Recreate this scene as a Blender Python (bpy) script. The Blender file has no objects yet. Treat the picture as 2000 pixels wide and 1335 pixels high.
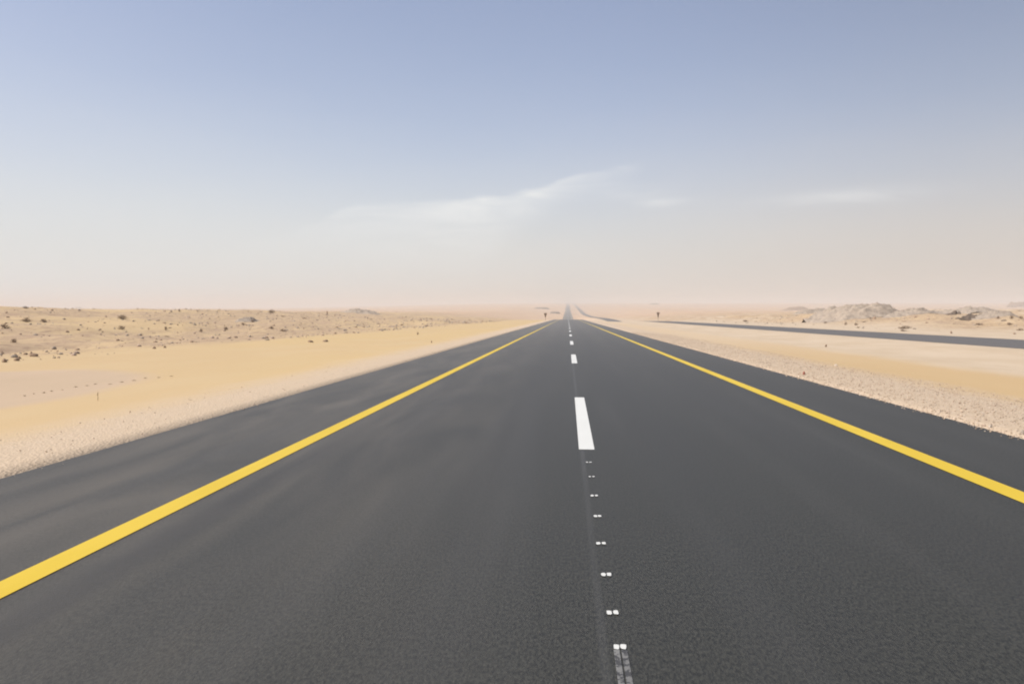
import bpy, math, random
import numpy as np
from mathutils import Matrix, Vector, Euler

random.seed(7)
R = math.radians
scene = bpy.context.scene

# ------------------------------------------------------------------ camera
FPX = 1560.0                      # focal length in pixels of the 2000 px wide photograph
CAM_H = 1.64
cam_data = bpy.data.cameras.new('camera')
cam = bpy.data.objects.new('camera', cam_data)
scene.collection.objects.link(cam)
cam_data.sensor_width = 36.0
cam_data.lens = FPX / 2000.0 * 36.0
cam_data.clip_start = 0.1
cam_data.clip_end = 40000.0
cam.location = (0, 0, CAM_H)
YAW, PITCH = math.atan(109 / FPX), math.atan(67.5 / FPX)
cam.rotation_euler = (R(90) - PITCH, 0, YAW)
scene.camera = cam

# ------------------------------------------------------------------ light and exposure
SUN_EL, SUN_AZ = R(50), R(-112)   # azimuth from +Y (along the road), negative = to the left
scene.view_settings.view_transform = 'Standard'
scene.view_settings.look = 'None'
scene.view_settings.exposure = 0.42
scene.view_settings.gamma = 1.0
sun_data = bpy.data.lights.new('sun', 'SUN')
sun_data.energy = 3.9
sun_data.angle = R(0.6)
sun_data.color = (1.0, 0.955, 0.88)
sun = bpy.data.objects.new('sun', sun_data)
scene.collection.objects.link(sun)
sdir = Vector((math.sin(SUN_AZ) * math.cos(SUN_EL), math.cos(SUN_AZ) * math.cos(SUN_EL), math.sin(SUN_EL)))
sun.rotation_euler = sdir.to_track_quat('Z', 'Y').to_euler()
sun.location = (-60, -30, 80)


class NT:
    """small helper for building node graphs"""
    def __init__(self, tree):
        self.t = tree
        tree.nodes.clear()

    def n(self, typ, ins=None, **props):
        nd = self.t.nodes.new(typ)
        for k, v in props.items():
            setattr(nd, k, v)
        for k, v in (ins or {}).items():
            self.put(nd.inputs[k], v)
        return nd

    def put(self, sock, v):
        if isinstance(v, bpy.types.NodeSocket):
            self.t.links.new(v, sock)
        else:
            sock.default_value = v

    def m(self, op, a, b=0.0, c=0.0, clamp=False):
        nd = self.n('ShaderNodeMath', operation=op, use_clamp=clamp)
        self.put(nd.inputs[0], a); self.put(nd.inputs[1], b); self.put(nd.inputs[2], c)
        return nd.outputs[0]

    def ss(self, v, lo, hi):
        """smooth step 0..1 while v goes lo..hi (lo may exceed hi)"""
        nd = self.n('ShaderNodeMapRange', interpolation_type='SMOOTHSTEP')
        self.put(nd.inputs['Value'], v)
        self.put(nd.inputs['From Min'], lo); self.put(nd.inputs['From Max'], hi)
        return nd.outputs[0]

    def mix(self, f, a, b, blend='MIX'):
        nd = self.n('ShaderNodeMix', data_type='RGBA', blend_type=blend)
        self.put(nd.inputs[0], f)
        for s, v in ((6, a), (7, b)):
            self.put(nd.inputs[s], v if isinstance(v, bpy.types.NodeSocket) else (*v, 1.0))
        return nd.outputs[2]

    def noise(self, vec, scale, detail=4.0, rough=0.55, dist=0.0):
        nd = self.n('ShaderNodeTexNoise')
        self.put(nd.inputs['Vector'], vec)
        self.put(nd.inputs['Scale'], scale); self.put(nd.inputs['Detail'], detail)
        self.put(nd.inputs['Roughness'], rough); self.put(nd.inputs['Distortion'], dist)
        return nd.outputs[0]

    def scale(self, vec, s, loc=(0, 0, 0)):
        nd = self.n('ShaderNodeMapping')
        self.put(nd.inputs['Vector'], vec)
        nd.inputs['Scale'].default_value = s
        nd.inputs['Location'].default_value = loc
        return nd.outputs[0]

    def curve(self, v, pts, x0, x1, y0, y1):
        """piecewise smooth function through pts, v in x0..x1 -> y0..y1"""
        f = self.n('ShaderNodeMapRange')
        self.put(f.inputs['Value'], v)
        f.inputs['From Min'].default_value = x0; f.inputs['From Max'].default_value = x1
        c = self.n('ShaderNodeFloatCurve')
        self.put(c.inputs['Value'], f.outputs[0])
        cv = c.mapping.curves[0]
        P = [((x - x0) / (x1 - x0), (y - y0) / (y1 - y0)) for x, y in pts]
        cv.points[0].location = P[0]; cv.points[1].location = P[-1]
        for p in P[1:-1]:
            cv.points.new(*p)
        c.mapping.update()
        return self.m('MULTIPLY_ADD', c.outputs[0], y1 - y0, y0)


# ------------------------------------------------------------------ sky: Nishita, dust near the horizon, thin cirrus
world = bpy.data.worlds.new('World')
scene.world = world
world.use_nodes = True
w = NT(world.node_tree)
sky = w.n('ShaderNodeTexSky', sky_type='NISHITA', sun_disc=False)
sky.sun_elevation = SUN_EL
sky.sun_rotation = SUN_AZ
sky.altitude = 300; sky.air_density = 1.0; sky.dust_density = 2.5; sky.ozone_density = 2.0
tc = w.n('ShaderNodeTexCoord')
sx = w.n('ShaderNodeSeparateXYZ', {'Vector': tc.outputs['Generated']})
X, Y, Z = sx.outputs
yy = w.m('MAXIMUM', Y, 0.05)
U, V = w.m('DIVIDE', X, yy), w.m('DIVIDE', Z, yy)      # direction on the plane ahead
zc = w.m('MAXIMUM', Z, 0.0)
SKY = dict(gain=0.105, dust_left=(0.575, 0.59, 0.595), dust_right=(0.50, 0.455, 0.425), warm=(0.50, 0.44, 0.37))
base = w.mix(1.0, sky.outputs[0], (SKY['gain'] * 1.30, SKY['gain'] * 1.13, SKY['gain'] * 1.11), 'MULTIPLY')
base = w.mix(w.ss(U, -0.02, 0.62), base, w.mix(1.0, base, (0.80, 0.80, 0.78), 'MULTIPLY'))
side = w.ss(U, -0.35, 0.55)
dust = w.mix(side, SKY['dust_left'], SKY['dust_right'])
side2 = w.ss(U, -0.9, 0.1)
glow = w.m('MULTIPLY', w.m('EXPONENT', w.m('MULTIPLY', zc, -38.0)), side2)
dust = w.mix(glow, dust, SKY['warm'])
soft = w.noise(w.scale(tc.outputs['Generated'], (2.0, 2.0, 9.0)), 1.6, 3)
zn = w.m('MULTIPLY_ADD', w.m('SUBTRACT', soft, 0.5), 0.05, zc)
k = w.m('MULTIPLY_ADD', w.ss(U, -0.1, -0.75), 0.16, 1.0)
fd = w.m('EXPONENT', w.m('MULTIPLY', w.m('POWER', w.m('DIVIDE', w.m('MAXIMUM', zn, 0.0), w.m('MULTIPLY', k, 0.155)), 1.7), -1.0))
fd = w.m('MULTIPLY', w.m('MULTIPLY_ADD', fd, 0.88, 0.10), 1.0)
col = w.mix(fd, base, dust)
# cirrus: soft upper edge through these directions, streaky, dissolving downwards
vec = w.n('ShaderNodeCombineXYZ', {'X': U, 'Y': V}).outputs[0]
rot = w.n('ShaderNodeMapping'); w.put(rot.inputs['Vector'], vec)
rot.inputs['Rotation'].default_value = (0, 0, R(-14)); rot.inputs['Scale'].default_value = (5, 30, 1)
wis = w.noise(rot.outputs[0], 1.3, 7, 0.6, 0.6)
edge = w.curve(U, [(-.75, .02), (-.42, .085), (-.33, .108), (-.24, .137), (-.16, .139), (-.09, .142), (-.035, .152), (0, .166), (.04, .173), (.075, .179), (.16, .191)], -.75, .16, 0, .2)
edge = w.m('MULTIPLY_ADD', w.m('SUBTRACT', wis, 0.5), 0.022, edge)
low = w.curve(U, [(-.75, -.1), (-.22, -.08), (-.12, .03), (-.05, .110), (.02, .151), (.09, .171), (.16, .185)], -.75, .16, -.1, .2)
up = w.ss(w.m('SUBTRACT', edge, V), 0.0, 0.009)
dn = w.m('MULTIPLY', w.ss(w.m('SUBTRACT', V, low), -0.03, 0.035), w.ss(V, 0.03, 0.11))
thick = w.m('MULTIPLY', w.m('MULTIPLY', up, dn), w.m('MULTIPLY', w.ss(U, -.50, -.12), w.ss(U, .105, .045)))
c1 = w.m('MULTIPLY', thick, w.m('MULTIPLY_ADD', w.ss(wis, 0.3, 0.72), 0.75, 0.32), clamp=True)
c1 = w.m('MULTIPLY', c1, w.m('MULTIPLY_ADD', w.ss(U, -0.34, -0.04), 0.42, 0.55))
c1 = w.m('MULTIPLY', c1, w.m('MULTIPLY_ADD', w.ss(w.m('SUBTRACT', edge, V), 0.05, 0.0), 0.55, 0.45))
# two fainter shreds to the right
def shred(u0, v0, su, sv, amt):
    du = w.m('DIVIDE', w.m('SUBTRACT', U, u0), su)
    dv = w.m('DIVIDE', w.m('SUBTRACT', V, w.m('MULTIPLY_ADD', w.m('SUBTRACT', U, u0), 0.07, v0)), sv)
    r2 = w.m('ADD', w.m('MULTIPLY', du, du), w.m('MULTIPLY', dv, dv))
    return w.m('MULTIPLY', w.m('EXPONENT', w.m('MULTIPLY', r2, -1.0)), w.m('MULTIPLY', w.ss(wis, 0.32, 0.68), amt))
c2 = w.m('ADD', shred(.115, .129, .03, .005, .4), shred(.34, .134, .10, .009, .34))
c2 = w.m('ADD', c2, shred(.07, .14, .05, .008, .25))
cm = w.m('ADD', c1, c2, clamp=True)
col = w.mix(cm, col, (0.68, 0.685, 0.675))
EXPO = 2 ** scene.view_settings.exposure
bg = w.n('ShaderNodeBackground', {'Color': col, 'Strength': 1.0})
out = w.n('ShaderNodeOutputWorld', {'Surface': bg.outputs[0]})

# ------------------------------------------------------------------ cycles hints
try:
    scene.cycles.max_bounces = 6
    scene.cycles.volume_bounces = 1
    scene.cycles.transparent_max_bounces = 8
    scene.cycles.pixel_filter_type = 'BLACKMAN_HARRIS'
    scene.cycles.filter_width = 2.0
except Exception:
    pass


# ------------------------------------------------------------------ object helpers
def link(o):
    scene.collection.objects.link(o)
    return o


def tag(o, label=None, cat=None, group=None, kind=None):
    if label: o['label'] = label
    if cat: o['category'] = cat
    if group: o['group'] = group
    if kind: o['kind'] = kind
    return o


def mesh(name, verts, faces, mat, parent=None, smooth=False):
    me = bpy.data.meshes.new(name)
    me.from_pydata([tuple(map(float, v)) for v in verts], [], [tuple(int(i) for i in f) for f in faces])
    me.materials.append(mat)
    if smooth:
        me.polygons.foreach_set('use_smooth', [True] * len(me.polygons))
    me.update()
    o = link(bpy.data.objects.new(name, me))
    if parent:
        o.parent = parent
    return o


def material(name):
    mt = bpy.data.materials.new(name)
    mt.use_nodes = True
    t = NT(mt.node_tree)
    obj = t.n('ShaderNodeTexCoord').outputs['Object']
    return mt, t, obj


def finish(t, col, rough=0.9, bump=None, strength=0.3, dist=0.02, spec=0.3):
    b = t.n('ShaderNodeBsdfPrincipled', {'Base Color': col, 'Roughness': rough, 'Specular IOR Level': spec})
    if bump is not None:
        bp = t.n('ShaderNodeBump', {'Height': bump, 'Strength': strength, 'Distance': dist})
        t.put(b.inputs['Normal'], bp.outputs[0])
    t.n('ShaderNodeOutputMaterial', {'Surface': b.outputs[0]})


# ------------------------------------------------------------------ numpy noise
_rng = np.random.RandomState(3)
_LAT = _rng.rand(512, 512)


def vnoise(x, y):
    xi, yi = np.floor(x).astype(int), np.floor(y).astype(int)
    fx, fy = x - xi, y - yi
    fx = fx * fx * (3 - 2 * fx); fy = fy * fy * (3 - 2 * fy)
    a = _LAT[xi % 512, yi % 512]; b = _LAT[(xi + 1) % 512, yi % 512]
    c = _LAT[xi % 512, (yi + 1) % 512]; d = _LAT[(xi + 1) % 512, (yi + 1) % 512]
    return (a * (1 - fx) + b * fx) * (1 - fy) + (c * (1 - fx) + d * fx) * fy


def fbm(x, y, oct=4):
    s, a, tot = 0, 1.0, 0
    for i in range(oct):
        s = s + a * (vnoise(x * 2 ** i + 17.3 * i, y * 2 ** i + 5.1 * i) - 0.5); tot += a; a *= 0.5
    return s / tot * 2


def sst(v, lo, hi):
    t = np.clip((v - lo) / (hi - lo), 0, 1)
    return t * t * (3 - 2 * t)


# ------------------------------------------------------------------ lie of the land (heights in metres, road under the camera = 0)
def make_profile(pts, sig):
    ys = np.arange(-3000, 20000, 5.0)
    z = np.interp(ys, [p[0] for p in pts], [p[1] for p in pts])
    kx = np.arange(-30, 31) * 5.0
    kk = np.exp(-kx ** 2 / (2 * sig ** 2)); kk /= kk.sum()
    zs = np.convolve(np.pad(z, 30, 'edge'), kk, 'valid')
    return lambda y: np.interp(y, ys, zs) + CAM_H - 0.035


P_MAIN = make_profile([(-3000, 29.3), (0, -1.64), (372, -5.47), (430, -7.2), (520, -10.6), (650, -14.4), (850, -14.2), (912, -12.9), (1660, -8.5),
                       (2170, 0), (3000, 9), (5000, 27), (8000, 34), (20000, 36)], 28)
P_FAR = make_profile([(-3000, 29.3), (0, -1.64), (280, -4.55), (400, -8.4), (520, -8.0), (650, -8.6), (842, -10.4), (1080, -11.5), (1404, -11.2),
                      (2005, -3.6), (3000, 9), (5000, 27), (8000, 34), (20000, 36)], 28)
P_WIDE = make_profile([(-3000, 29.3), (0, -1.64), (350, -5.2), (500, -6.3), (900, -6.8), (1600, -4), (2170, 0), (3000, 9), (5000, 27),
                       (8000, 34), (20000, 36)], 28)
ROAD_L, ROAD_R = -5.68, 6.07
FAR_L, FAR_R = 23.2, 31.4


def ground_z(x, y, bed=True):
    x = np.asarray(x, float); y = np.asarray(y, float)
    pm, pf, pw = P_MAIN(y), P_FAR(y), P_WIDE(y)
    z = pm + (pf - pm) * sst(x, 7, 21)
    wide = np.maximum(sst(x, 40, 160), sst(-x, 18, 120))
    z = z + (pw - z) * wide
    # the far left plain stays low, the far right keeps climbing
    a = x / np.maximum(y, 1)
    far = sst(y, 900, 1900)
    z = z + (CAM_H - 7 - z) * far * (1 - sst(a, -0.40, -0.04)) * 0.93
    # verges fall away a little from the asphalt
    z = z - 0.16 * sst(-x, 5.9, 9.5) + 0.10 * sst(-x, 14, 21) - 0.22 * sst(x, 6.5, 11) * (1 - sst(x, 17, 22.5))
    near = 1 - sst(y, 500, 1200)
    z = z + near * (3.1 * sst(-x, 19, 100) * (0.75 + 0.25 * sst(-x, 40, 110)))
    z = z + near * (1.5 * sst(x, 34, 66) + 1.3 * sst(x, 62, 110))
    # broken, rocky ground left and right of the sand
    rough = sst(-x, 20, 30) * near
    z = z + rough * (0.75 * fbm(x / 17, y / 23 + 9) + 0.42 * fbm(x / 4.2, y / 5.5, 3))
    roughr = sst(x, 38, 56) * near
    z = z + roughr * (1.5 * fbm(x / 14 + 31, y / 19, 4) + 0.55 * fbm(x / 4 + 3, y / 5, 3))
    z = z + (sst(np.abs(x), 7.2, 10)) * (1 - sst(x, 21, 22.8) * (1 - sst(x, 32, 34))) * 0.05 * fbm(x / 3.1, y / 5.0, 3)
    z = z + sst(y, 350, 900) * sst(np.abs(x - 12), 40, 130) * 2.4 * fbm(x / 120, y / 150 + 4, 4)
    if bed:
        inm = (x > ROAD_L + 0.02) & (x < ROAD_R - 0.02)
        inf = (x > FAR_L + 0.02) & (x < FAR_R - 0.02)
        z = np.where(inm | inf, z - 0.25, z)
    return z


_rot = Euler(cam.rotation_euler).to_matrix()


def unproject(px, py, lift=0.0):
    """world point where the line of sight through a photo pixel meets the ground"""
    d = _rot @ Vector(((px - 1000) / FPX, -(py - 667.5) / FPX, -1))
    s = np.concatenate([np.arange(3, 700, 0.25), np.arange(700, 6000, 5.0)])
    gz = ground_z(s * d.x, s * d.y, bed=False) + lift
    hit = np.nonzero(CAM_H + s * d.z <= gz)[0]
    k = s[hit[0]] if len(hit) else 260.0
    if len(hit) and hit[0] > 0:
        a, b = s[hit[0] - 1], k
        for _ in range(14):
            m_ = (a + b) / 2
            if CAM_H + m_ * d.z <= float(ground_z(m_ * d.x, m_ * d.y, bed=False)) + lift:
                b = m_
            else:
                a = m_
        k = b
    x, y = k * d.x, k * d.y
    return Vector((x, y, float(ground_z(x, y, bed=False)))), k


# ------------------------------------------------------------------ materials
def ground_material():
    mt, t, p = material('desert_ground')
    s = t.n('ShaderNodeSeparateXYZ', {'Vector': p})
    x, y = s.outputs[0], s.outputs[1]
    flat = t.n('ShaderNodeCombineXYZ', {'X': x, 'Y': y}).outputs[0]
    big = t.noise(t.scale(flat, (0.05, 0.022, 1)), 1.0, 4, 0.5)
    mid = t.noise(t.scale(flat, (0.4, 0.16, 1)), 1.0, 5, 0.6)
    fine = t.noise(flat, 7.0, 5, 0.7)
    coarse = t.noise(t.scale(flat, (1.9, 0.8, 1)), 1.0, 5, 0.72)
    pebb = t.n('ShaderNodeTexVoronoi', {'Vector': flat, 'Scale': 26.0, 'Randomness': 1.0})
    peb = pebb.outputs['Color']
    pebv = t.n('ShaderNodeSeparateColor', {'Color': peb}).outputs[0]
    peb2 = t.n('ShaderNodeTexVoronoi', {'Vector': flat, 'Scale': 3.1, 'Randomness': 1.0})
    peb2v = t.n('ShaderNodeSeparateColor', {'Color': peb2.outputs['Color']}).outputs[0]
    wob = t.m('MULTIPLY', t.m('SUBTRACT', mid, 0.5), 1.6)
    xw = t.m('ADD', x, wob)
    xW = t.m('MULTIPLY_ADD', t.m('SUBTRACT', big, 0.5), 14.0, xw)
    # wind-blown sand
    sand = t.mix(t.ss(big, 0.35, 0.68), (0.45, 0.333, 0.172), (0.435, 0.322, 0.183))
    sand = t.mix(t.m('MULTIPLY', t.ss(mid, 0.42, 0.7), 0.45), sand, (0.455, 0.35, 0.205))
    # stony ground
    stony = t.mix(t.ss(mid, 0.35, 0.65), (0.385, 0.285, 0.185), (0.45, 0.335, 0.20))
    stony = t.mix(t.m('MULTIPLY', t.ss(pebv, 0.55, 1.0), 0.30), stony, (0.25, 0.185, 0.13))
    stony = t.mix(t.m('MULTIPLY', t.ss(coarse, 0.47, 0.62), 0.75), stony, (0.245, 0.172, 0.118))
    c3 = t.noise(t.scale(flat, (0.22, 0.11, 1)), 1.0, 5, 0.65)
    stony = t.mix(t.m('MULTIPLY', t.ss(c3, 0.52, 0.64), 0.6), stony, (0.31, 0.222, 0.152))
    # crushed stone of the verge
    verge = t.mix(fine, (0.415, 0.328, 0.23), (0.465, 0.373, 0.27))
    pstr = t.m('SUBTRACT', t.m('MULTIPLY_ADD', t.ss(x, 0, 2), 0.55, 0.45), t.m('MULTIPLY', t.ss(y, 20, 120), 0.6))
    verge = t.mix(t.m('MULTIPLY', t.ss(pebv, 0.62, 0.95), t.m('MULTIPLY', pstr, 0.24)), verge, (0.30, 0.205, 0.15))
    verge = t.mix(t.m('MULTIPLY', t.ss(pebv, 0.28, 0.05), t.m('MULTIPLY', pstr, 0.32)), verge, (0.60, 0.50, 0.41))
    verge = t.mix(t.m('MULTIPLY', t.ss(y, 40, 130), 0.6), verge, (0.47, 0.375, 0.28))
    pale = t.mix(t.ss(mid, 0.3, 0.7), (0.42, 0.335, 0.235), (0.47, 0.385, 0.285))
    pale = t.mix(t.m('MULTIPLY', t.ss(pebv, 0.6, 0.95), 0.15), pale, (0.32, 0.25, 0.18))
    ochre = t.mix(mid, (0.41, 0.29, 0.155), (0.44, 0.325, 0.18))
    col = sand
    # greyish crusted patch in the left sand
    px_ = t.m('DIVIDE', t.m('ADD', xw, 15.6), 4.7); py_ = t.m('DIVIDE', t.m('SUBTRACT', y, 17.0), 8.5)
    rr = t.m('ADD', t.m('MULTIPLY', px_, px_), t.m('MULTIPLY', py_, py_))
    grey = t.mix(t.ss(mid, 0.35, 0.65), (0.39, 0.303, 0.215), (0.415, 0.318, 0.23))
    col = t.mix(t.m('MULTIPLY', t.ss(rr, 1.12, 0.72), 0.85), col, grey)
    # rocky field on the left, with tongues of sand
    lf = t.m('MULTIPLY', t.ss(t.m('ADD', xw, t.m('MULTIPLY', wob, 1.5)), -19.5, -23.5), t.ss(t.m('ADD', big, t.m('MULTIPLY', mid, 0.5)), 0.94, 0.72))
    col = t.mix(lf, col, stony)
    # left verge
    col = t.mix(t.ss(t.m('MULTIPLY_ADD', t.m('SUBTRACT', coarse, 0.5), 1.5, xw), -9.6, -6.9), col, verge)
    # right: verge, ochre sand, pale stony strip beside the other road
    col = t.mix(t.ss(xw, 0, 4), col, verge)
    ochre = t.mix(t.m('MULTIPLY', t.ss(y, 22, 75), 0.8), ochre, (0.47, 0.375, 0.265))
    col = t.mix(t.ss(t.m('MULTIPLY_ADD', t.m('SUBTRACT', coarse, 0.5), 2.0, xw), 8.6, 11.0), col, ochre)
    col = t.mix(t.ss(xw, 13.2, 15.6), col, pale)
    rs = t.mix(t.ss(t.m('ADD', big, t.m('MULTIPLY', mid, 0.5)), 0.72, 0.96), stony, pale)
    col = t.mix(t.ss(xW, 38, 50), col, rs)
    # dusty pink sand of the far country
    col = t.mix(t.m('MULTIPLY', t.ss(y, 320, 900), 0.9), col, t.mix(t.ss(big, .4, .6), (0.42, 0.285, 0.185), (0.44, 0.31, 0.20)))
    hb = t.m('ADD', t.m('MULTIPLY', fine, 0.5), t.m('MULTIPLY', pebb.outputs['Distance'], 0.6))
    onsand = t.m('ADD', t.ss(x, -9, -7.5), t.ss(x, -20, -24), clamp=True)
    bs = t.m('MULTIPLY_ADD', onsand, 0.5, 0.12)
    b = t.n('ShaderNodeBsdfPrincipled', {'Base Color': col, 'Roughness': 0.95, 'Specular IOR Level': 0.12})
    bp = t.n('ShaderNodeBump', {'Height': hb, 'Strength': bs, 'Distance': 0.035})
    t.put(b.inputs['Normal'], bp.outputs[0])
    t.n('ShaderNodeOutputMaterial', {'Surface': b.outputs[0]})
    return mt


def asphalt_material(name, old=False):
    mt, t, p = material(name)
    s = t.n('ShaderNodeSeparateXYZ', {'Vector': p})
    x, y = s.outputs[0], s.outputs[1]
    flat = t.n('ShaderNodeCombineXYZ', {'X': x, 'Y': y}).outputs[0]
    grain = t.noise(t.scale(flat, (1, 0.5, 1)), 110.0, 3, 0.75)
    g2 = t.noise(t.scale(flat, (1, 0.38, 1)), 64.0, 3, 0.65)
    streak = t.noise(t.scale(flat, (1.5, 0.055, 1)), 1.0, 5, 0.6)
    patch = t.noise(t.scale(flat, (0.5, 0.16, 1)), 1.0, 4, 0.55)
    col = t.mix(t.ss(g2, 0.34, 0.66), (0.009, 0.0095, 0.0070), (0.037, 0.0370, 0.0285))
    if old:
        col = t.mix(t.ss(g2, 0.3, 0.7), (0.09, 0.085, 0.08), (0.11, 0.105, 0.10))
    near = t.ss(y, 26, 3)
    col = t.mix(t.m('MULTIPLY', t.ss(grain, 0.54, 0.72), 0.45), col, (0.12, 0.117, 0.102))
    col = t.mix(t.m('MULTIPLY', t.ss(grain, 0.44, 0.30), 0.6), col, (0.010, 0.010, 0.009))
    col = t.mix(t.m('MULTIPLY', t.ss(streak, 0.45, 0.75), 0.16), col, (0.078, 0.077, 0.074))
    if not old:
        # sand film blown over the left shoulder and lane, in slanting drifts
        rotm = t.n('ShaderNodeMapping'); t.put(rotm.inputs['Vector'], flat)
        rotm.inputs['Rotation'].default_value = (0, 0, R(24)); rotm.inputs['Scale'].default_value = (1.25, 0.2, 1)
        drift = t.noise(rotm.outputs[0], 1.0, 5, 0.55, 0.7)
        dm = t.m('MULTIPLY', t.ss(drift, 0.28, 0.8), t.ss(t.m('MULTIPLY_ADD', t.m('SUBTRACT', patch, .5), 3.0, x), 0.3, -4.6))
        col = t.mix(t.m('MULTIPLY', dm, 0.25), col, (0.24, 0.205, 0.155))
        # distance haze painted into the asphalt colour, then sand film along the left shoulder
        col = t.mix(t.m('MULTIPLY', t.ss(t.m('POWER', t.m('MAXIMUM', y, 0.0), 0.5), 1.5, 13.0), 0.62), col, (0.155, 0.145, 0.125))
        col = t.mix(t.m('MULTIPLY', t.ss(x, 1.5, -5.4), 0.07), col, (0.24, 0.21, 0.165))
        # darker tyre-polished track right of the left edge line
        tr = t.m('MULTIPLY', t.ss(t.m('ABSOLUTE', t.m('ADD', x, 2.93)), 0.24, 0.04), t.ss(g2, 0.35, 0.6))
        col = t.mix(t.m('MULTIPLY', tr, t.m('MULTIPLY_ADD', t.ss(y, 14, 5), 0.4, 0.10)), col, (0.028, 0.027, 0.027))
        # paving seam along the middle
        sm = t.ss(t.m('ABSOLUTE', t.m('SUBTRACT', x, 0.18)), 0.035, 0.012)
        col = t.mix(t.m('MULTIPLY', sm, t.m('MULTIPLY', t.ss(streak, 0.3, 0.6), 0.32)), col, (0.10, 0.10, 0.098))
        # wheel paths, slightly polished
        for cx in (-2.3, -0.75, 1.25, 2.9):
            wp = t.ss(t.m('ABSOLUTE', t.m('SUBTRACT', x, cx)), 0.6, 0.1)
            col = t.mix(t.m('MULTIPLY', wp, 0.10), col, (0.03, 0.03, 0.03))
    # asphalt edge dusted with sand
    hb = t.m('ADD', grain, t.m('MULTIPLY', g2, 0.6))
    finish(t, col, 0.56 if not old else 0.7, hb, 0.5, 0.006, 0.42 if not old else 0.3)
    return mt


def paint_material(name, c1, c2, wear=0.12, under=(0.05, 0.05, 0.05), painted_haze=False):
    mt, t, p = material(name)
    n1 = t.noise(p, 22.0, 5, 0.7); n2 = t.noise(t.scale(p, (1, 0.2, 1)), 3.0, 4)
    col = t.mix(t.ss(n2, 0.35, 0.65), c1, c2)
    col = t.mix(t.ss(n1, 0.62 - wear * 0.4, 0.86 - wear), col, under)
    if painted_haze:      # airborne haze put into the line's colour, paler further on
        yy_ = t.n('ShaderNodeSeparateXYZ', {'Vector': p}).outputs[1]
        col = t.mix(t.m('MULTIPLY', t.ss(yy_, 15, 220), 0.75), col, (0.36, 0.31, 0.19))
    finish(t, col, 0.6, n1, 0.25, 0.004, 0.4)
    return mt


def stone_material(name, c1, c2):
    mt, t, p = material(name)
    geo = t.n('ShaderNodeObjectInfo')
    n1 = t.noise(p, 6.0, 5, 0.7); n2 = t.noise(p, 1.6, 3)
    col = t.mix(t.ss(n2, 0.35, 0.65), c1, c2)
    col = t.mix(t.m('MULTIPLY', geo.outputs['Random'], 0.4), col, tuple(c * 1.15 for c in c2))
    n3 = t.noise(p, 0.9, 6, 0.75)
    col = t.mix(t.m('MULTIPLY', t.ss(n3, 0.5, 0.62), 0.5), col, tuple(c * 0.55 for c in c1))
    finish(t, col, 0.9, n1, 0.8, 0.05, 0.2)
    return mt


M_GROUND = ground_material()
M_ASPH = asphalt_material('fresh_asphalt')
M_OLD = asphalt_material('faded_asphalt', True)
M_YEL = paint_material('yellow_paint', (0.51, 0.362, 0.018), (0.54, 0.385, 0.026), 0.02, (0.36, 0.27, 0.06), True)
M_WHT = paint_material('white_paint', (0.53, 0.54, 0.51), (0.55, 0.56, 0.53), 0.0, (0.42, 0.42, 0.40))
M_WORN = paint_material('worn_white_paint', (0.19, 0.19, 0.18), (0.11, 0.11, 0.105), 0.34, (0.045, 0.045, 0.045))
M_ROCK = stone_material('brown_rock', (0.21, 0.145, 0.098), (0.29, 0.205, 0.138))
M_DARK = stone_material('dark_rock', (0.07, 0.055, 0.042), (0.14, 0.105, 0.08))
M_PALE = stone_material('pale_stone', (0.45, 0.38, 0.30), (0.55, 0.47, 0.38))
M_HEAP = stone_material('heaped_rubble', (0.23, 0.193, 0.155), (0.32, 0.263, 0.205))
M_RED = stone_material('red_stone', (0.28, 0.10, 0.07), (0.32, 0.14, 0.10))

# ------------------------------------------------------------------ ground sheet
yr = np.concatenate([-np.geomspace(1500, 12, 24), np.arange(-10, 60, 1.0), np.arange(60, 420, 1.6), np.geomspace(420, 15000, 190)])
xp = np.concatenate([np.arange(8, 44, 1.0), np.arange(44, 170, 1.5), np.geomspace(170, 11500, 90)])
xs = np.unique(np.round(np.concatenate([-xp, xp, [ROAD_L - .02, ROAD_L + .04, ROAD_R - .04, ROAD_R + .02, -7, -6.3, 6.6, 7.2, -3, 0, 3,
                                                  FAR_L - .02, FAR_L + .04, FAR_R - .04, FAR_R + .02]]), 3))
GX, GY = np.meshgrid(xs, yr)
GZ = ground_z(GX, GY)
nx, ny = len(xs), len(yr)
V_ = np.stack([GX, GY, GZ], -1).reshape(-1, 3)
ii = np.arange(nx * ny).reshape(ny, nx)
F_ = np.stack([ii[:-1, :-1], ii[:-1, 1:], ii[1:, 1:], ii[1:, :-1]], -1).reshape(-1, 4)
me = bpy.data.meshes.new('ground')
me.vertices.add(len(V_)); me.vertices.foreach_set('co', V_.astype(np.float32).ravel())
me.loops.add(F_.size); me.loops.foreach_set('vertex_index', F_.astype(np.int32).ravel())
me.polygons.add(len(F_)); me.polygons.foreach_set('loop_start', np.arange(0, F_.size, 4, dtype=np.int32))
me.polygons.foreach_set('use_smooth', np.ones(len(F_), dtype=bool))
me.materials.append(M_GROUND)
me.update(calc_edges=True)
ground = link(bpy.data.objects.new('ground', me))
tag(ground, 'yellow and pink desert sand stretching to the horizon on both sides of the road', kind='structure')


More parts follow.
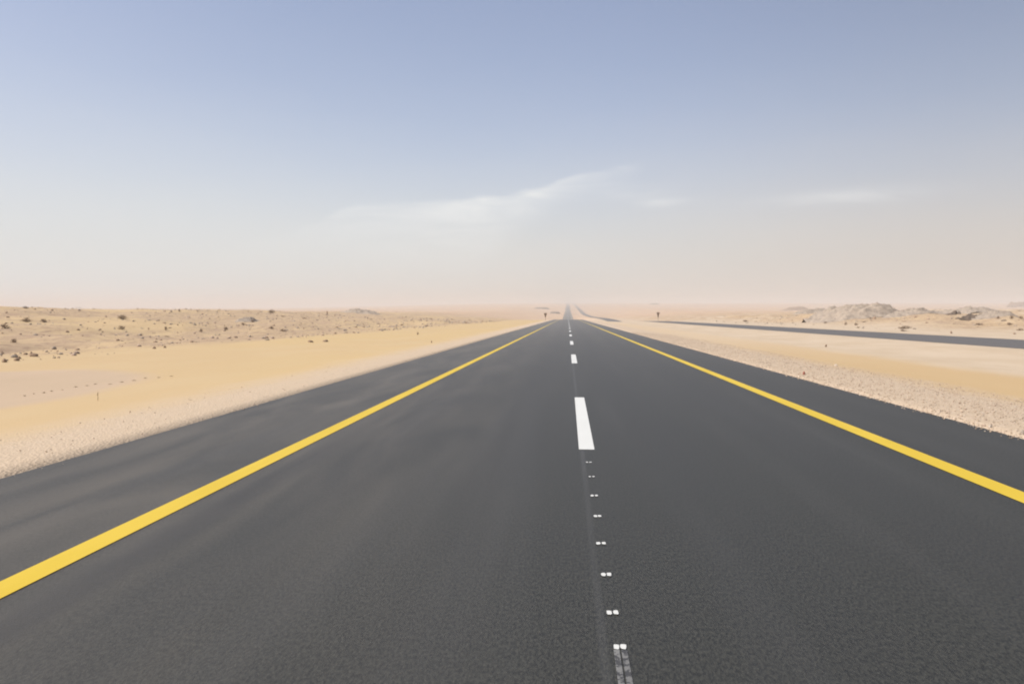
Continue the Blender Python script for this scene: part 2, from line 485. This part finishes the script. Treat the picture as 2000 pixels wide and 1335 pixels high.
# ------------------------------------------------------------------ roads: slabs with a real edge, following the same rows as the ground
def strip(name, x0, x1, prof, lift, mat, rows, parent=None, skirt=0.0, cols=2):
    xs_ = np.linspace(x0, x1, cols)
    v, f = [], []
    if skirt:
        xs_ = np.concatenate([[x0 - 0.03], xs_, [x1 + 0.03]])
    n = len(xs_)
    for y in rows:
        z = float(prof(y)) + lift
        for i, x in enumerate(xs_):
            dz = -skirt if skirt and i in (0, n - 1) else 0.0
            v.append((x, y, z + dz))
    for j in range(len(rows) - 1):
        for i in range(n - 1):
            a = j * n + i
            f.append((a, a + 1, a + n + 1, a + n))
    return mesh(name, v, f, mat, parent)


rows_all = [y for y in yr if y > -1600]
LIFT = 0.035
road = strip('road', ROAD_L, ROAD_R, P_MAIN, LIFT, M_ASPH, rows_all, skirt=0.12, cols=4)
tag(road, 'dark new asphalt road running straight to the horizon', kind='structure')
far_road = strip('far_road', FAR_L, FAR_R, P_FAR, LIFT, M_OLD, rows_all, skirt=0.12, cols=3)
tag(far_road, 'grey asphalt carriageway running parallel across the sand on the right', kind='structure')


def rows_between(a, b):
    return [a] + [y for y in rows_all if a < y < b] + [b]


def mark(name, x0, x1, y0, y1, mat, label=None, lift=0.004):
    rr = rows_between(y0, y1)
    far = 0.03 if y0 > 120 else (0.012 if y0 > 50 else 0)
    o = strip(name, x0, x1, P_MAIN, LIFT + lift + far, mat, rr, road)
    if label:
        o['label'] = label
    return o


def edge_line(x0, x1, label):
    rr = rows_between(-10.0, 5000.0)
    v, f = [], []
    for y in rr:
        z = float(P_MAIN(y)) + LIFT + 0.005 + 0.03 * min(1, max(0, (y - 40) / 200))
        v += [(x0, y, z), (x1, y, z)]
    for j in range(len(rr) - 1):
        f.append((2 * j, 2 * j + 1, 2 * j + 3, 2 * j + 2))
    o = mesh('edge_line', v, f, M_YEL, road)
    o['label'] = label


edge_line(-3.48, -3.268, 'solid yellow line along the left shoulder')
edge_line(3.985, 4.235, 'solid yellow line along the right shoulder')
CX = 0.236
DW = 0.095
yd = 9.76
n = 0
while yd < 1300:
    mark('lane_dash', CX - DW, CX + DW, yd, yd + 6.25, M_WHT,
         ['nearest and largest white dash', 'second white dash of the centre line'][n] if n < 2 else None)
    yd += 17.75; n += 1
# small twin dabs of white paint in front of the nearest dash
for k_, (px, py) in enumerate([(1211, 1262), (1197, 1195), (1184, 1121), (1174, 1060), (1167, 1007), (1161, 967), (1155, 930), (1150, 902)]):
    p, _ = unproject(px, py, 0.04)
    y = p.y
    v, f = [], []
    for sgn in (-1, 1):
        cx_ = p.x + sgn * 0.0185 * (1 + 0.12 * random.uniform(-1, 1))
        ww = 0.0125 if k_ > 5 else 0.0150
        ll = 0.030 if k_ < 6 else 0.022
        b0 = len(v)
        for j in range(10):
            a = 2 * math.pi * j / 10
            q = 1 + 0.12 * random.uniform(-1, 1)
            v.append((cx_ + ww * q * math.copysign(abs(math.cos(a)) ** 0.6, math.cos(a)), y + sgn * 0.003 + ll * q * math.copysign(abs(math.sin(a)) ** 0.6, math.sin(a)), float(P_MAIN(y)) + LIFT + 0.006))
        f.append(tuple(range(b0, b0 + 10)))
    o = mesh('paint_dab', v, f, M_WHT, road)
for sgn in (-1, 1):
    x0 = 0.262 + sgn * 0.019 - 0.0145
    mark('worn_streak', x0, x0 + 0.029, 2.2, unproject(1209, 1264, 0.04)[0].y - 0.02, M_WORN, 'worn grey paint streak at the bottom of the road')


# ------------------------------------------------------------------ loose stones, rocks, shrubs
def rock_mesh(name, mat, seed, sub=2, flat=0.6, rough=0.28):
    import bmesh
    bm = bmesh.new()
    bmesh.ops.create_icosphere(bm, subdivisions=sub, radius=0.5)
    rg = random.Random(seed)
    off = [rg.uniform(0, 50) for _ in range(3)]
    cuts = [(Vector((rg.uniform(-1, 1), rg.uniform(-1, 1), rg.uniform(-.3, 1))).normalized(), rg.uniform(0.26, 0.42)) for _ in range(9)]
    for v in bm.verts:
        c = v.co.copy()
        nn = float(fbm(np.array([c.x * 3 + off[0] + c.z]), np.array([c.y * 3 + off[1] + c.z * 1.7]), 3)[0])
        c *= 1 + rough * nn
        for d, h in cuts:
            e = c.dot(d) - h
            if e > 0:
                c -= d * e * 0.85
        v.co = Vector((c.x * 1.15, c.y * 0.9, max(c.z, -0.3) * flat * 1.25))
    me = bpy.data.meshes.new(name)
    bm.to_mesh(me); bm.free()
    me.materials.append(mat)
    return me


ROCKS = [rock_mesh('rock', M_ROCK, 10 + i, 2, random.uniform(.45, .75)) for i in range(5)]
DARKS = [rock_mesh('rock', M_DARK, 40 + i, 2, random.uniform(.4, .7)) for i in range(4)]


def shrub_mesh(seed, mat):
    """low dry desert shrub: a dome of thin crooked twigs with small leaves"""
    rg = random.Random(seed)
    v, f = [], []

    def twig(a, b, wd):
        d = (b - a)
        s = d.cross(Vector((rg.uniform(-1, 1), rg.uniform(-1, 1), rg.uniform(-1, 1)))).normalized() * wd
        i = len(v)
        v.extend([a - s, a + s, b + s * .5, b - s * .5]); f.append((i, i + 1, i + 2, i + 3))
    for k in range(70):
        az = rg.uniform(0, 2 * math.pi); el = rg.uniform(0.15, 1.45)
        L = 0.5 * rg.uniform(0.65, 1.05)
        d = Vector((math.cos(az) * math.cos(el), math.sin(az) * math.cos(el), math.sin(el) * 0.95))
        base = Vector((rg.uniform(-.08, .08), rg.uniform(-.08, .08), -0.02))
        m_ = base + d * L * .55 + Vector((rg.uniform(-.05, .05),) * 3)
        e = base + d * L
        twig(base, m_, .008); twig(m_, e, .006)
        for q in range(4):
            c = m_.lerp(e, rg.random())
            e2 = c + Vector((rg.uniform(-1, 1), rg.uniform(-1, 1), rg.uniform(-.2, 1))) * .09
            twig(c, e2, .005)
            for r_ in range(2):
                l0 = c.lerp(e2, rg.random())
                twig(l0, l0 + Vector((rg.uniform(-1, 1), rg.uniform(-1, 1), rg.uniform(-1, 1))) * .03, .014)
    me = bpy.data.meshes.new('desert_shrub')
    me.from_pydata([tuple(a) for a in v], [], f)
    me.materials.append(mat)
    return me


mt_, t_, p_ = material('dry_twigs')
finish(t_, t_.mix(t_.noise(p_, 5.0, 3), (0.16, 0.108, 0.068), (0.25, 0.172, 0.11)), 0.9)
M_TWIG = mt_
mt_, t_, p_ = material('straw')
finish(t_, t_.mix(t_.noise(p_, 5.0, 3), (0.27, 0.205, 0.115), (0.34, 0.26, 0.15)), 0.9)
M_STRAW = mt_
SHRUBS = [shrub_mesh(70 + i, M_TWIG) for i in range(4)]


def put(name, me, px, py, wpx, hpx, label, cat, group=None, rz=None, sink=0.0):
    """stand a thing on the ground under a photo pixel (its foot), wpx/hpx = its size in the photograph"""
    p, k = unproject(px, py)
    o = link(bpy.data.objects.new(name, me))
    sw, sh = wpx * k / FPX, hpx * k / FPX
    zs = [v.co.z for v in me.vertices]; xsz = [v.co.x for v in me.vertices]
    o.scale = (sw / (max(xsz) - min(xsz)),) * 2 + (sh / (max(zs) - 0),)
    o.location = p - Vector((0, 0, sink * sh))
    o.rotation_euler = (0, 0, random.uniform(0, 6.28) if rz is None else rz)
    tag(o, label, cat, group)
    return o


# the rocks and shrubs one can pick out: (kind, foot x, foot y, width, height, label)
SHR = 'scattered desert shrubs'
RK = 'rocks on the stony ground'
named = [
    ('s', 239, 623, 22, 10, 'wide dark shrub high on the left stony slope, above another dark shrub'),
    ('s', 237, 643, 16, 9, 'dark shrub directly below the widest shrub on the left slope'),
    ('s', 27, 669, 13, 10, 'round dark shrub near the left frame edge with a shadow to its right'),
    ('s', 52, 629, 24, 11, 'broad brown shrub clump below the left skyline, near the yellow sand tongue'),
    ('s', 85, 629, 16, 8, 'smaller brown shrub right of the broad shrub clump on the left slope'),
    ('s', 10, 640, 22, 9, 'flat brown shrub clump at the left frame edge'),
    ('r', 8, 707, 14, 9, 'big brown rock nearest the left frame edge where the stones meet the sand'),
    ('r', 4, 691, 14, 7, 'flat brown rock just above the nearest rock at the left frame edge'),
    ('r', 61, 693, 13, 9, 'angular brown rock at the edge of the yellow sand, one of a leaning pair'),
    ('r', 38, 700, 9, 6, 'small brown rock between the two biggest rocks at the sand edge'),
    ('r', 30, 694, 8, 5, 'low brown rock left of the leaning pair at the sand edge'),
    ('s', 530, 611, 17, 8, 'dark shrub breaking the skyline left of centre'),
    ('s', 493, 629, 8, 6, 'small dark shrub at the end of a low brown bank below the skyline'),
    ('s', 441, 644, 10, 8, 'dark leaning shrub left of centre on the stony slope'),
    ('s', 553, 647, 16, 6, 'flat dark shrub near the edge of the clean sand left of centre'),
    ('s', 530, 641, 12, 5, 'small dark shrub up left of the flat one near the clean sand'),
    ('r', 606, 668, 12, 5, 'left one of two flat stones lying alone on the clean sand'),
    ('r', 635, 667, 13, 5, 'right one of two flat stones lying alone on the clean sand'),
    ('s', 324, 644, 7, 9, 'narrow upright shrub on the left slope right of the wide dark ones'),
    ('s', 393, 648, 8, 8, 'thin dark shrub midway along the left slope'),
    ('r', 301, 681, 8, 6, 'small dark rock at the sand edge, left one of a spaced pair'),
    ('r', 322, 679, 7, 6, 'small dark rock at the sand edge, right one of a spaced pair'),
    ('s', 155, 602, 20, 4, 'low dark shrub on the left skyline'),
    ('s', 50, 602, 13, 5, 'dark shrub on the skyline near the left frame edge'),
    ('s', 350, 608, 6, 6, 'tiny upright shrub on the left skyline'),
    ('s', 816, 653, 5, 6, 'small lone shrub on pale sand left of the road'),
    ('s', 843, 669, 3, 5, 'tiny dry sprig on the sand below the lone shrub'),
    ('r', 1708, 623, 8, 7, 'dark boulder at the foot of the grey rubble mound'),
    ('s', 1652, 634, 7, 6, 'left shrub of a short row beyond the far road'),
    ('s', 1672, 635, 9, 6, 'right shrub of a short row beyond the far road'),
    ('s', 1676, 640, 9, 3, 'flat shrub just below the short row beyond the far road'),
    ('s', 1768, 642, 30, 7, 'long dark low shrub close to the far road on the right'),
    ('s', 1612, 631, 8, 4, 'small shrub on the pale slope left of the short row'),
    ('s', 1949, 622, 7, 6, 'dark shrub right of the black rock outcrop'),
    ('s', 1976, 622, 9, 7, 'round dark shrub near the right frame edge'),
    ('s', 1994, 622, 9, 6, 'outermost shrub at the right frame edge on the pale slope'),
    ('r', 1858, 651, 5, 6, 'small dark stone on the far side of the far road'),
    ('r', 1613, 677, 5, 6, 'small dark stone on the pale strip between the two roads'),
    ('s', 1456, 628, 14, 4, 'flat straw coloured shrub clump just beyond the far road'),
]
for kd, px, py, wp, hp, lab in named:
    if kd == 's':
        put('desert_shrub', random.choice(SHRUBS), px, py, wp, hp, lab, 'shrub', SHR)
    else:
        put('rock', random.choice(ROCKS), px, py, wp, hp, lab, 'rock', RK, sink=.15)
o = put('rock', rock_mesh('rock', M_RED, 91), 1570, 731, 7, 7, 'small reddish rock on the gravel beside the right asphalt edge', 'rock', RK, sink=.1)
o = put('rock', rock_mesh('rock', M_PALE, 92), 1632, 714, 9, 4, 'pale flat stone where the right gravel meets ochre sand', 'rock', RK, sink=.1)
o = put('rock', rock_mesh('rock', M_PALE, 93), 1934, 834, 14, 7, 'whitish stone lying at the right asphalt edge', 'rock', RK, sink=.1)
o = put('rock', rock_mesh('rock', M_PALE, 94), 1996, 848, 16, 11, 'biggest whitish stone, cut by the right frame edge, at the asphalt edge', 'rock', RK, sink=.1)

# anonymous small rocks and shrubs: nothing tells them apart
rg = random.Random(21)
cnt = 0
while cnt < 100:
    X_ = -rg.uniform(21, 105); Y_ = rg.uniform(24, 260)
    if X_ / Y_ < -0.80:
        continue
    if float(fbm(np.array([X_ / 9]), np.array([Y_ / 15]), 2)[0]) < -0.1 and rg.random() < .8:
        continue
    sh = rg.random() < 0.45
    o = link(bpy.data.objects.new('desert_shrub' if sh else 'rock', rg.choice(SHRUBS if sh else ROCKS + DARKS)))
    s_ = rg.uniform(0.22, 0.62) * (1.0 + Y_ / 260) * (1.2 if sh else .75)
    o.scale = (s_ * rg.uniform(.8, 1.5), s_, s_ * rg.uniform(.4, .75))
    o.rotation_euler = (0, 0, rg.uniform(0, 6.28))
    o.location = (X_, Y_, float(ground_z(X_, Y_)) - (0.02 if sh else 0.06 * s_))
    if sh:
        tag(o, 'tiny dry shrub among many alike on the stony slope left of the road', 'shrub', 'tiny shrubs on the left slope')
    else:
        tag(o, 'small brown stone among many alike on the stony slope left of the road', 'rock', 'small stones on the left slope')
    cnt += 1
cnt = 0
while cnt < 110:
    X_ = rg.uniform(36, 100); Y_ = rg.uniform(60, 260)
    if X_ / Y_ > 0.62 or X_ / Y_ < 0.18:
        continue
    if X_ < 46 and rg.random() < .6:
        continue
    sh = rg.random() < 0.5
    o = link(bpy.data.objects.new('desert_shrub' if sh else 'rock', rg.choice(SHRUBS if sh else ROCKS + DARKS)))
    s_ = rg.uniform(0.35, 0.9) * (1.2 if sh else .8)
    o.scale = (s_ * rg.uniform(.8, 1.6), s_, s_ * rg.uniform(.4, .75))
    o.rotation_euler = (0, 0, rg.uniform(0, 6.28))
    o.location = (X_, Y_, float(ground_z(X_, Y_)) - (0.02 if sh else 0.06 * s_))
    if sh:
        tag(o, 'tiny dry shrub among many alike on the broken ground beyond the far road', 'shrub', 'tiny shrubs beyond the far road')
    else:
        tag(o, 'small dark stone among many alike on the broken ground beyond the far road', 'rock', 'small stones beyond the far road')
    cnt += 1

# row of dry tufts along the edge of the greyish patch, and one lone stick
TUFTS = [shrub_mesh(90 + i, M_STRAW) for i in range(3)]
tl = [(48, 773, 6, 3), (66, 769, 5, 3), (86, 767, 8, 3.5), (101, 764, 6, 3), (122, 761, 5, 2), (148, 755.5, 7, 3), (170, 753, 8, 2), (186, 750, 7, 2.5),
      (215, 750, 9, 2), (238, 746, 10, 2.5), (262, 743, 9, 2.5), (284, 738.5, 8, 2.5), (310, 737, 8, 2), (335, 734.5, 8, 2)]
for px, py, wp, hp in tl:
    put('grass_tuft', random.choice(TUFTS), px, py, wp, hp * .7, 'tiny dry tuft in the curved row edging the greyish sand patch', 'grass tuft', 'row of dry tufts in the sand')


def tube(name, pts, rad, mat, parent=None, seg=8):
    v, f = [], []
    for i, p in enumerate(pts):
        p = Vector(p)
        d = (Vector(pts[min(i + 1, len(pts) - 1)]) - Vector(pts[max(i - 1, 0)])).normalized()
        q = d.to_track_quat('Z', 'Y')
        r = rad[i] if isinstance(rad, (list, tuple)) else rad
        for j in range(seg):
            a = 2 * math.pi * j / seg
            v.append(p + q @ Vector((r * math.cos(a), r * math.sin(a), 0)))
    for i in range(len(pts) - 1):
        for j in range(seg):
            a, b = i * seg + j, i * seg + (j + 1) % seg
            f.append((a, b, b + seg, a + seg))
    f.append(tuple(range(seg))[::-1]); f.append(tuple(range((len(pts) - 1) * seg, len(pts) * seg)))
    return mesh(name, v, f, mat, parent)


p, k = unproject(191, 782)
o = tube('dry_twig', [(0, 0, -.03), (.006, 0, .06), (-.004, .003, .12), (.008, 0, .185)], [.007, .008, .010, .005], M_STRAW)
o.location = p
tag(o, 'single thin straw coloured twig standing upright in the smooth yellow sand', 'twig')

# gravel scattered on the verges and the stony field: uncountable, one object
def scatter(name, n, sampler, size, mats, label):
    rg = np.random.RandomState(5)
    base = rock_mesh('tmp', M_ROCK, 3, 1, .7)
    bv = np.array([tuple(v.co) for v in base.vertices]); bf = np.array([tuple(pp.vertices) for pp in base.polygons])
    bpy.data.meshes.remove(base)
    xy = sampler(rg, n)
    n = len(xy)
    z = ground_z(xy[:, 0], xy[:, 1], bed=False)
    sc = size(rg, n, xy)
    ang = rg.rand(n) * 6.28
    ca, sa = np.cos(ang), np.sin(ang)
    P = bv[None] * sc[:, None, None] * (1 + .3 * (rg.rand(n, 1, 3) - .5))
    Xv = P[..., 0] * ca[:, None] - P[..., 1] * sa[:, None] + xy[:, :1]
    Yv = P[..., 0] * sa[:, None] + P[..., 1] * ca[:, None] + xy[:, 1:]
    z = z + np.where((xy[:, 0] > ROAD_L - .03) & (xy[:, 0] < ROAD_R + .03), 0.033, 0)
    Zv = P[..., 2] + z[:, None] + 0.01
    V = np.stack([Xv, Yv, Zv], -1).reshape(-1, 3)
    F = (bf[None] + (np.arange(n) * len(bv))[:, None, None]).reshape(-1, 3)
    me = bpy.data.meshes.new(name)
    me.vertices.add(len(V)); me.vertices.foreach_set('co', V.astype(np.float32).ravel())
    me.loops.add(F.size); me.loops.foreach_set('vertex_index', F.astype(np.int32).ravel())
    me.polygons.add(len(F)); me.polygons.foreach_set('loop_start', np.arange(0, F.size, 3, dtype=np.int32))
    for m_ in mats: me.materials.append(m_)
    me.polygons.foreach_set('material_index', np.repeat(rg.randint(0, len(mats), n), len(bf)).astype(np.int32))
    me.update(calc_edges=True)
    o = link(bpy.data.objects.new(name, me))
    return tag(o, label, 'gravel', kind='stuff')


M_G1 = stone_material('gravel_pink', (0.38, 0.295, 0.215), (0.47, 0.37, 0.275))
M_G2 = stone_material('gravel_brown', (0.32, 0.235, 0.175), (0.38, 0.29, 0.22))


def verge_sampler(rg, n):
    y = 6 + (rg.rand(n) ** 1.8) * 75
    side = rg.rand(n) < 0.07
    r = rg.rand(n) ** 1.3
    x = np.where(side, -5.72 - r * 2.7, 6.12 + r * 4.3)
    spill = rg.rand(n) < 0.045
    q = rg.rand(n) ** 3 * 0.16
    x = np.where(spill, np.where(side, -5.66 + q, 6.05 - q), x)
    return np.stack([x, y], 1)


scatter('gravel', 22000, verge_sampler, lambda rg, n, xy: 0.009 + 0.024 * rg.rand(n) ** 5 + 0.016 * rg.rand(n) * (xy[:, 0] > 0), [M_G1, M_G1, M_G1, M_G2, M_PALE],
        'pinkish crushed stone strewn along both edges of the asphalt')


def field_sampler(rg, n):
    y = 22 + rg.rand(n) ** 1.3 * 230
    x = -(20.5 + rg.rand(n) ** 1.2 * 90)
    ok = (x / y > -0.85) & (fbm(x / 9, y / 14, 2) + 0.6 * rg.rand(n) > 0.22)
    return np.stack([x, y], 1)[ok]


scatter('stony_litter', 9000, field_sampler, lambda rg, n, xy: (0.06 + 0.30 * rg.rand(n) ** 4) * (0.8 + xy[:, 1] / 200), [M_ROCK, M_HEAP, M_HEAP, M_G2],
        'loose brown stones littering the rocky slope on the left')


def rfield_sampler(rg, n):
    y = 60 + rg.rand(n) ** 1.2 * 220
    x = 38 + rg.rand(n) * 80
    ok = (x / y < 0.65) & (fbm(x / 9, y / 14, 2) + 0.5 * rg.rand(n) > 0.25)
    return np.stack([x, y], 1)[ok]


scatter('stony_litter', 5000, rfield_sampler, lambda rg, n, xy: 0.10 + 0.45 * rg.rand(n) ** 4, [M_ROCK, M_HEAP, M_G2, M_HEAP],
        'loose stones littering the broken ground beyond the far road on the right')


# ------------------------------------------------------------------ mounds and outcrops
def mound(name, px, py, wpx, hpx, depth, mat, label, cat, seed=0, rough=0.22, power=1.0, tilt=0.0, n=70, plateau=0.0, kind=None):
    p, k = unproject(px, py)
    W, H = wpx * k / FPX, hpx * k / FPX
    D = depth
    v, f = [], []
    g = np.linspace(-1, 1, n)
    A, B = np.meshgrid(g, g)
    r = np.sqrt(A ** 2 + B ** 2)
    q = 0.20 * fbm(A * 2.2 + seed, B * 2.2, 3)
    h = np.clip(1 - np.clip(r + q - plateau, 0, 2) / (1 - plateau * .8), 0, 1)
    h = sst(h, 0, 1) ** power
    h = h * (1 + tilt * A)
    h = h * (1 + rough * fbm(A * 5 + seed * 3, B * 5, 4) + rough * .6 * fbm(A * 16 + seed, B * 16, 2))
    xs_ = p.x + A * W / 2 * 1.12; ys_ = p.y + D / 2 + B * D / 2
    zz = ground_z(xs_, ys_, bed=False)
    cx, cy, cz = p.x, p.y + D / 2, float(ground_z(p.x, p.y + D / 2, bed=False))
    base = np.where(h > 0.015, 0, -0.4)
    zz = zz + h * H + base - cz
    for a, b, c in zip((xs_ - cx).ravel(), (ys_ - cy).ravel(), zz.ravel()):
        v.append((a, b, c))
    for j in range(n - 1):
        for i in range(n - 1):
            a = j * n + i
            f.append((a, a + 1, a + n + 1, a + n))
    o = mesh(name, v, f, mat, smooth=True)
    o.location = (cx, cy, cz)
    if kind:
        return tag(o, label, kind=kind)
    return tag(o, label, cat)


mound('rubble_mound', 1700, 621, 190, 19, 14, M_HEAP, 'large grey brown rubble mound beyond the far road', 'mound', 2, .42, .7, plateau=.5)
mound('rubble_mound', 1800, 613, 110, 9, 8, M_HEAP, 'low rubble tail stretching right from the large mound', 'mound', 23, .5, .8, plateau=.3)
mound('rubble_mound', 1600, 611, 90, 8, 10, M_HEAP, 'low rubble tail stretching left from the large mound', 'mound', 27, .5, .8, plateau=.3)
mound('rubble_mound', 1965, 617, 90, 8, 6, M_HEAP, 'low broken rubble bank at the right frame edge below the skyline', 'mound', 29, .6, .8, plateau=.3)
mound('rubble_mound', 1910, 611, 150, 12, 20, M_HEAP, 'low brown mound behind the black rock outcrop on the right', 'mound', 5, .4, .8, plateau=.45)
def outcrop(px, py, wpx, hpx, depth, label, seed, lean=0.0, n=16):
    """craggy outcrop: overlapping angular blocks in one mesh"""
    p, k = unproject(px, py)
    W, H = wpx * k / FPX, hpx * k / FPX
    rg = random.Random(seed)
    v, f = [], []
    for q in range(n):
        u = rg.uniform(-1, 1) if q > 1 else (q - .5)
        env = (1 - abs(u) ** 2.2) * (1 + lean * u)
        bm_ = DARKS[q % len(DARKS)]
        sx_, sy_ = W * rg.uniform(.16, .34), depth * rg.uniform(.3, .7)
        sz_ = max(H * env * rg.uniform(.9, 1.9), H * .3)
        a = rg.uniform(0, 6.28)
        ox, oy = u * W / 2, depth / 2 + rg.uniform(-.4, .4) * depth
        gz = float(ground_z(p.x + ox, p.y + oy, bed=False)) - p.z
        b0 = len(v)
        for c in bm_.vertices:
            x_, y_ = c.co.x * math.cos(a) - c.co.y * math.sin(a), c.co.x * math.sin(a) + c.co.y * math.cos(a)
            v.append((ox + x_ * sx_ + c.co.z * sx_ * lean, oy + y_ * sy_, gz + c.co.z * sz_ * 1.5))
        f += [tuple(i_ + b0 for i_ in pl.vertices) for pl in bm_.polygons]
    o = mesh('rock_outcrop', v, f, M_DARK)
    o.location = p
    return tag(o, label, 'rock outcrop')


outcrop(1870, 614, 34, 12, 3.0, 'small black slanting rock outcrop left of the long one', 8, .6, 9)
outcrop(1924, 618, 66, 12, 4.5, 'long black jagged rock outcrop on the right slope', 11, -.3, 20)
mound('rubble_mound', 1556, 606, 66, 7, 8, M_ROCK, 'low dark brown ridge left of the grey rubble mound', 'mound', 14, .3, tilt=.3)
mound('rubble_mound', 700, 612, 80, 8, 12, M_HEAP, 'flat dark rubble mound on the skyline left of the road', 'mound', 17, .4, plateau=.3)
mound('rubble_mound', 470, 628, 42, 7, 5, M_HEAP, 'low brown bank on the stony slope left of centre', 'mound', 19, .4, plateau=.3)


def far_hill(px, py_top, wpx, hpx, dist, label, seed):
    """a dark flat-topped outcrop far off, standing on the plain"""
    d = _rot @ Vector(((px - 1000) / FPX, -(py_top - 667.5) / FPX, -1))
    s = dist / d.y
    x, y = s * d.x, s * d.y
    gz = float(ground_z(x, y, bed=False))
    top = CAM_H + s * d.z
    W, H = wpx * s / FPX, max(hpx * s / FPX, 1.0)
    n = 40
    A, B = np.meshgrid(np.linspace(-1, 1, n), np.linspace(-1, 1, n))
    r = np.sqrt(A ** 2 + B ** 2) + .12 * fbm(A * 3 + seed, B * 3, 3)
    h = 1 - sst(r, .62, .98)
    Hh = min(max(top - gz, H * .6), H * 1.3)
    z = h * Hh * (1 + .12 * fbm(A * 6 + seed, B * 6, 3)) - 1.0 * (h < .02)
    xx, yy_ = A * W / 2, B * W * .5
    zz = ground_z(x + xx, y + yy_, bed=False) * (1 - h) + gz * h + z - gz
    v = list(zip(xx.ravel(), yy_.ravel(), zz.ravel()))
    f = [(j * n + i, j * n + i + 1, (j + 1) * n + i + 1, (j + 1) * n + i) for j in range(n - 1) for i in range(n - 1)]
    o = mesh('hill', v, f, M_DARK, smooth=True)
    o.location = (x, y, gz)
    return tag(o, label, kind='structure')


far_hill(1058, 600, 34, 5, 1900, 'distant dark flat hill left of where the road vanishes', 3)
far_hill(1084, 604, 22, 2.5, 1350, 'distant faint brown rise just left of the vanishing road', 6)
far_hill(1278, 592, 20, 4, 3100, 'distant dark flat hill on the right horizon above the sign', 9)
mound('rubble_mound', 1993, 600, 44, 9, 8, M_ROCK, 'dark flat ridge on the skyline at the right frame edge', 'mound', 31, .3, .7, plateau=.5)

# ------------------------------------------------------------------ the two road signs and the post
mt_, t_, p_ = material('sign_back')
finish(t_, t_.mix(t_.noise(p_, 3.0, 3), (0.13, 0.085, 0.05), (0.17, 0.11, 0.065)), 0.6)
M_SIGN = mt_
mt_, t_, p_ = material('galvanised_steel')
finish(t_, t_.mix(t_.noise(p_, 9.0, 3), (0.20, 0.17, 0.14), (0.26, 0.225, 0.185)), 0.5)
M_STEEL = mt_
mt_, t_, p_ = material('sign_rim')
finish(t_, t_.mix(t_.noise(p_, 6.0, 3), (0.22, 0.16, 0.10), (0.26, 0.19, 0.12)), 0.5)
M_RIM = mt_


def py_eye(p, k):
    return 600 + (CAM_H - p.z) / k * FPX


def sign(px, ptop, dist, label):
    k = dist
    x_ = (px - 1109) / FPX * k
    p = Vector((x_, k, float(ground_z(x_, k, bed=False))))
    H = (py_eye(p, k) - ptop) * k / FPX
    root = link(bpy.data.objects.new('road_sign', None))
    root.location = p
    tag(root, label, 'road sign', 'pair of road signs facing the traffic')
    tube('post', [(0, 0, -.2), (0, 0, H * .98)], 0.055, M_STEEL, root, 12)
    # inverted rounded triangle plate with a folded rim
    W, T, B = 0.52, H, H * 0.42
    outl = [(-W, T - .10), (-W + .06, T), (W - .06, T), (W, T - .10), (0.10, B + .05), (0, B), (-.10, B + .05)]
    v = [(x, -.075, z) for x, z in outl] + [(x, -.055, z) for x, z in outl]
    m_ = len(outl)
    f = [tuple(range(m_))[::-1], tuple(range(m_, 2 * m_))] + [(i, (i + 1) % m_, (i + 1) % m_ + m_, i + m_) for i in range(m_)]
    plate = mesh('plate', v, f, M_SIGN, root)
    v, f = [], []
    cz = (T + B * .6 + T * .4) / 2
    for sc, yq in ((1.03, -.078), (0.90, -.078)):
        v += [(x * sc, yq, cz + (z - cz) * sc) for x, z in outl]
    f = [(i, (i + 1) % m_, (i + 1) % m_ + m_, i + m_) for i in range(m_)]
    mesh('rim', v, f, M_RIM, plate)
    for zz in (T - .28, (T + B) / 2):
        vv = [(a, b, zz + c) for a in (-.12, .12) for b in (-.054, -.045) for c in (-.03, .03)]
        mesh('clamp', vv, [(0, 1, 3, 2), (4, 6, 7, 5), (0, 4, 5, 1), (2, 3, 7, 6), (0, 2, 6, 4), (1, 5, 7, 3)], M_STEEL, root)


sign(1065.5, 611, 262, 'small brown road sign on a post at the left verge near the crest')
sign(1283, 609.5, 280, 'small brown road sign on a post beyond the far road')

p, k = unproject(639, 615)
root = link(bpy.data.objects.new('marker_post', None)); root.location = p
tag(root, 'short dark marker post standing alone on the skyline left of the road', 'marker post')
hh = 8.0 * k / FPX
tube('post', [(0, 0, -.1), (0, 0, hh * .75)], [hh * .16, hh * .15], M_TWIG, root, 10)
tube('cap', [(0, 0, hh * .75), (0, 0, hh * .9), (0, 0, hh)], [hh * .12, hh * .12, hh * .07], M_TWIG, root, 10)

# ------------------------------------------------------------------ dusty air
zlo = float(GZ.min()) - 1.0
zhi = float(GZ.max()) + 6.0
x0, x1, y0, y1 = -11900, 11900, -1700, 15400
v = [(x, y, z) for x in (x0, x1) for y in (y0, y1) for z in (zlo, zhi)]
f = [(0, 1, 3, 2), (4, 6, 7, 5), (0, 4, 5, 1), (2, 3, 7, 6), (0, 2, 6, 4), (1, 5, 7, 3)]
mt = bpy.data.materials.new('dusty_air'); mt.use_nodes = True
t = NT(mt.node_tree)
vol = t.n('ShaderNodeVolumePrincipled', {'Color': (0.772, 0.752, 0.718, 1), 'Density': 0.00046, 'Anisotropy': 0.0})
t.n('ShaderNodeOutputMaterial', {'Volume': vol.outputs[0]})
haze = mesh('haze', v, f, mt)
tag(haze, 'thin pale desert dust hanging in the air towards the horizon', kind='stuff')
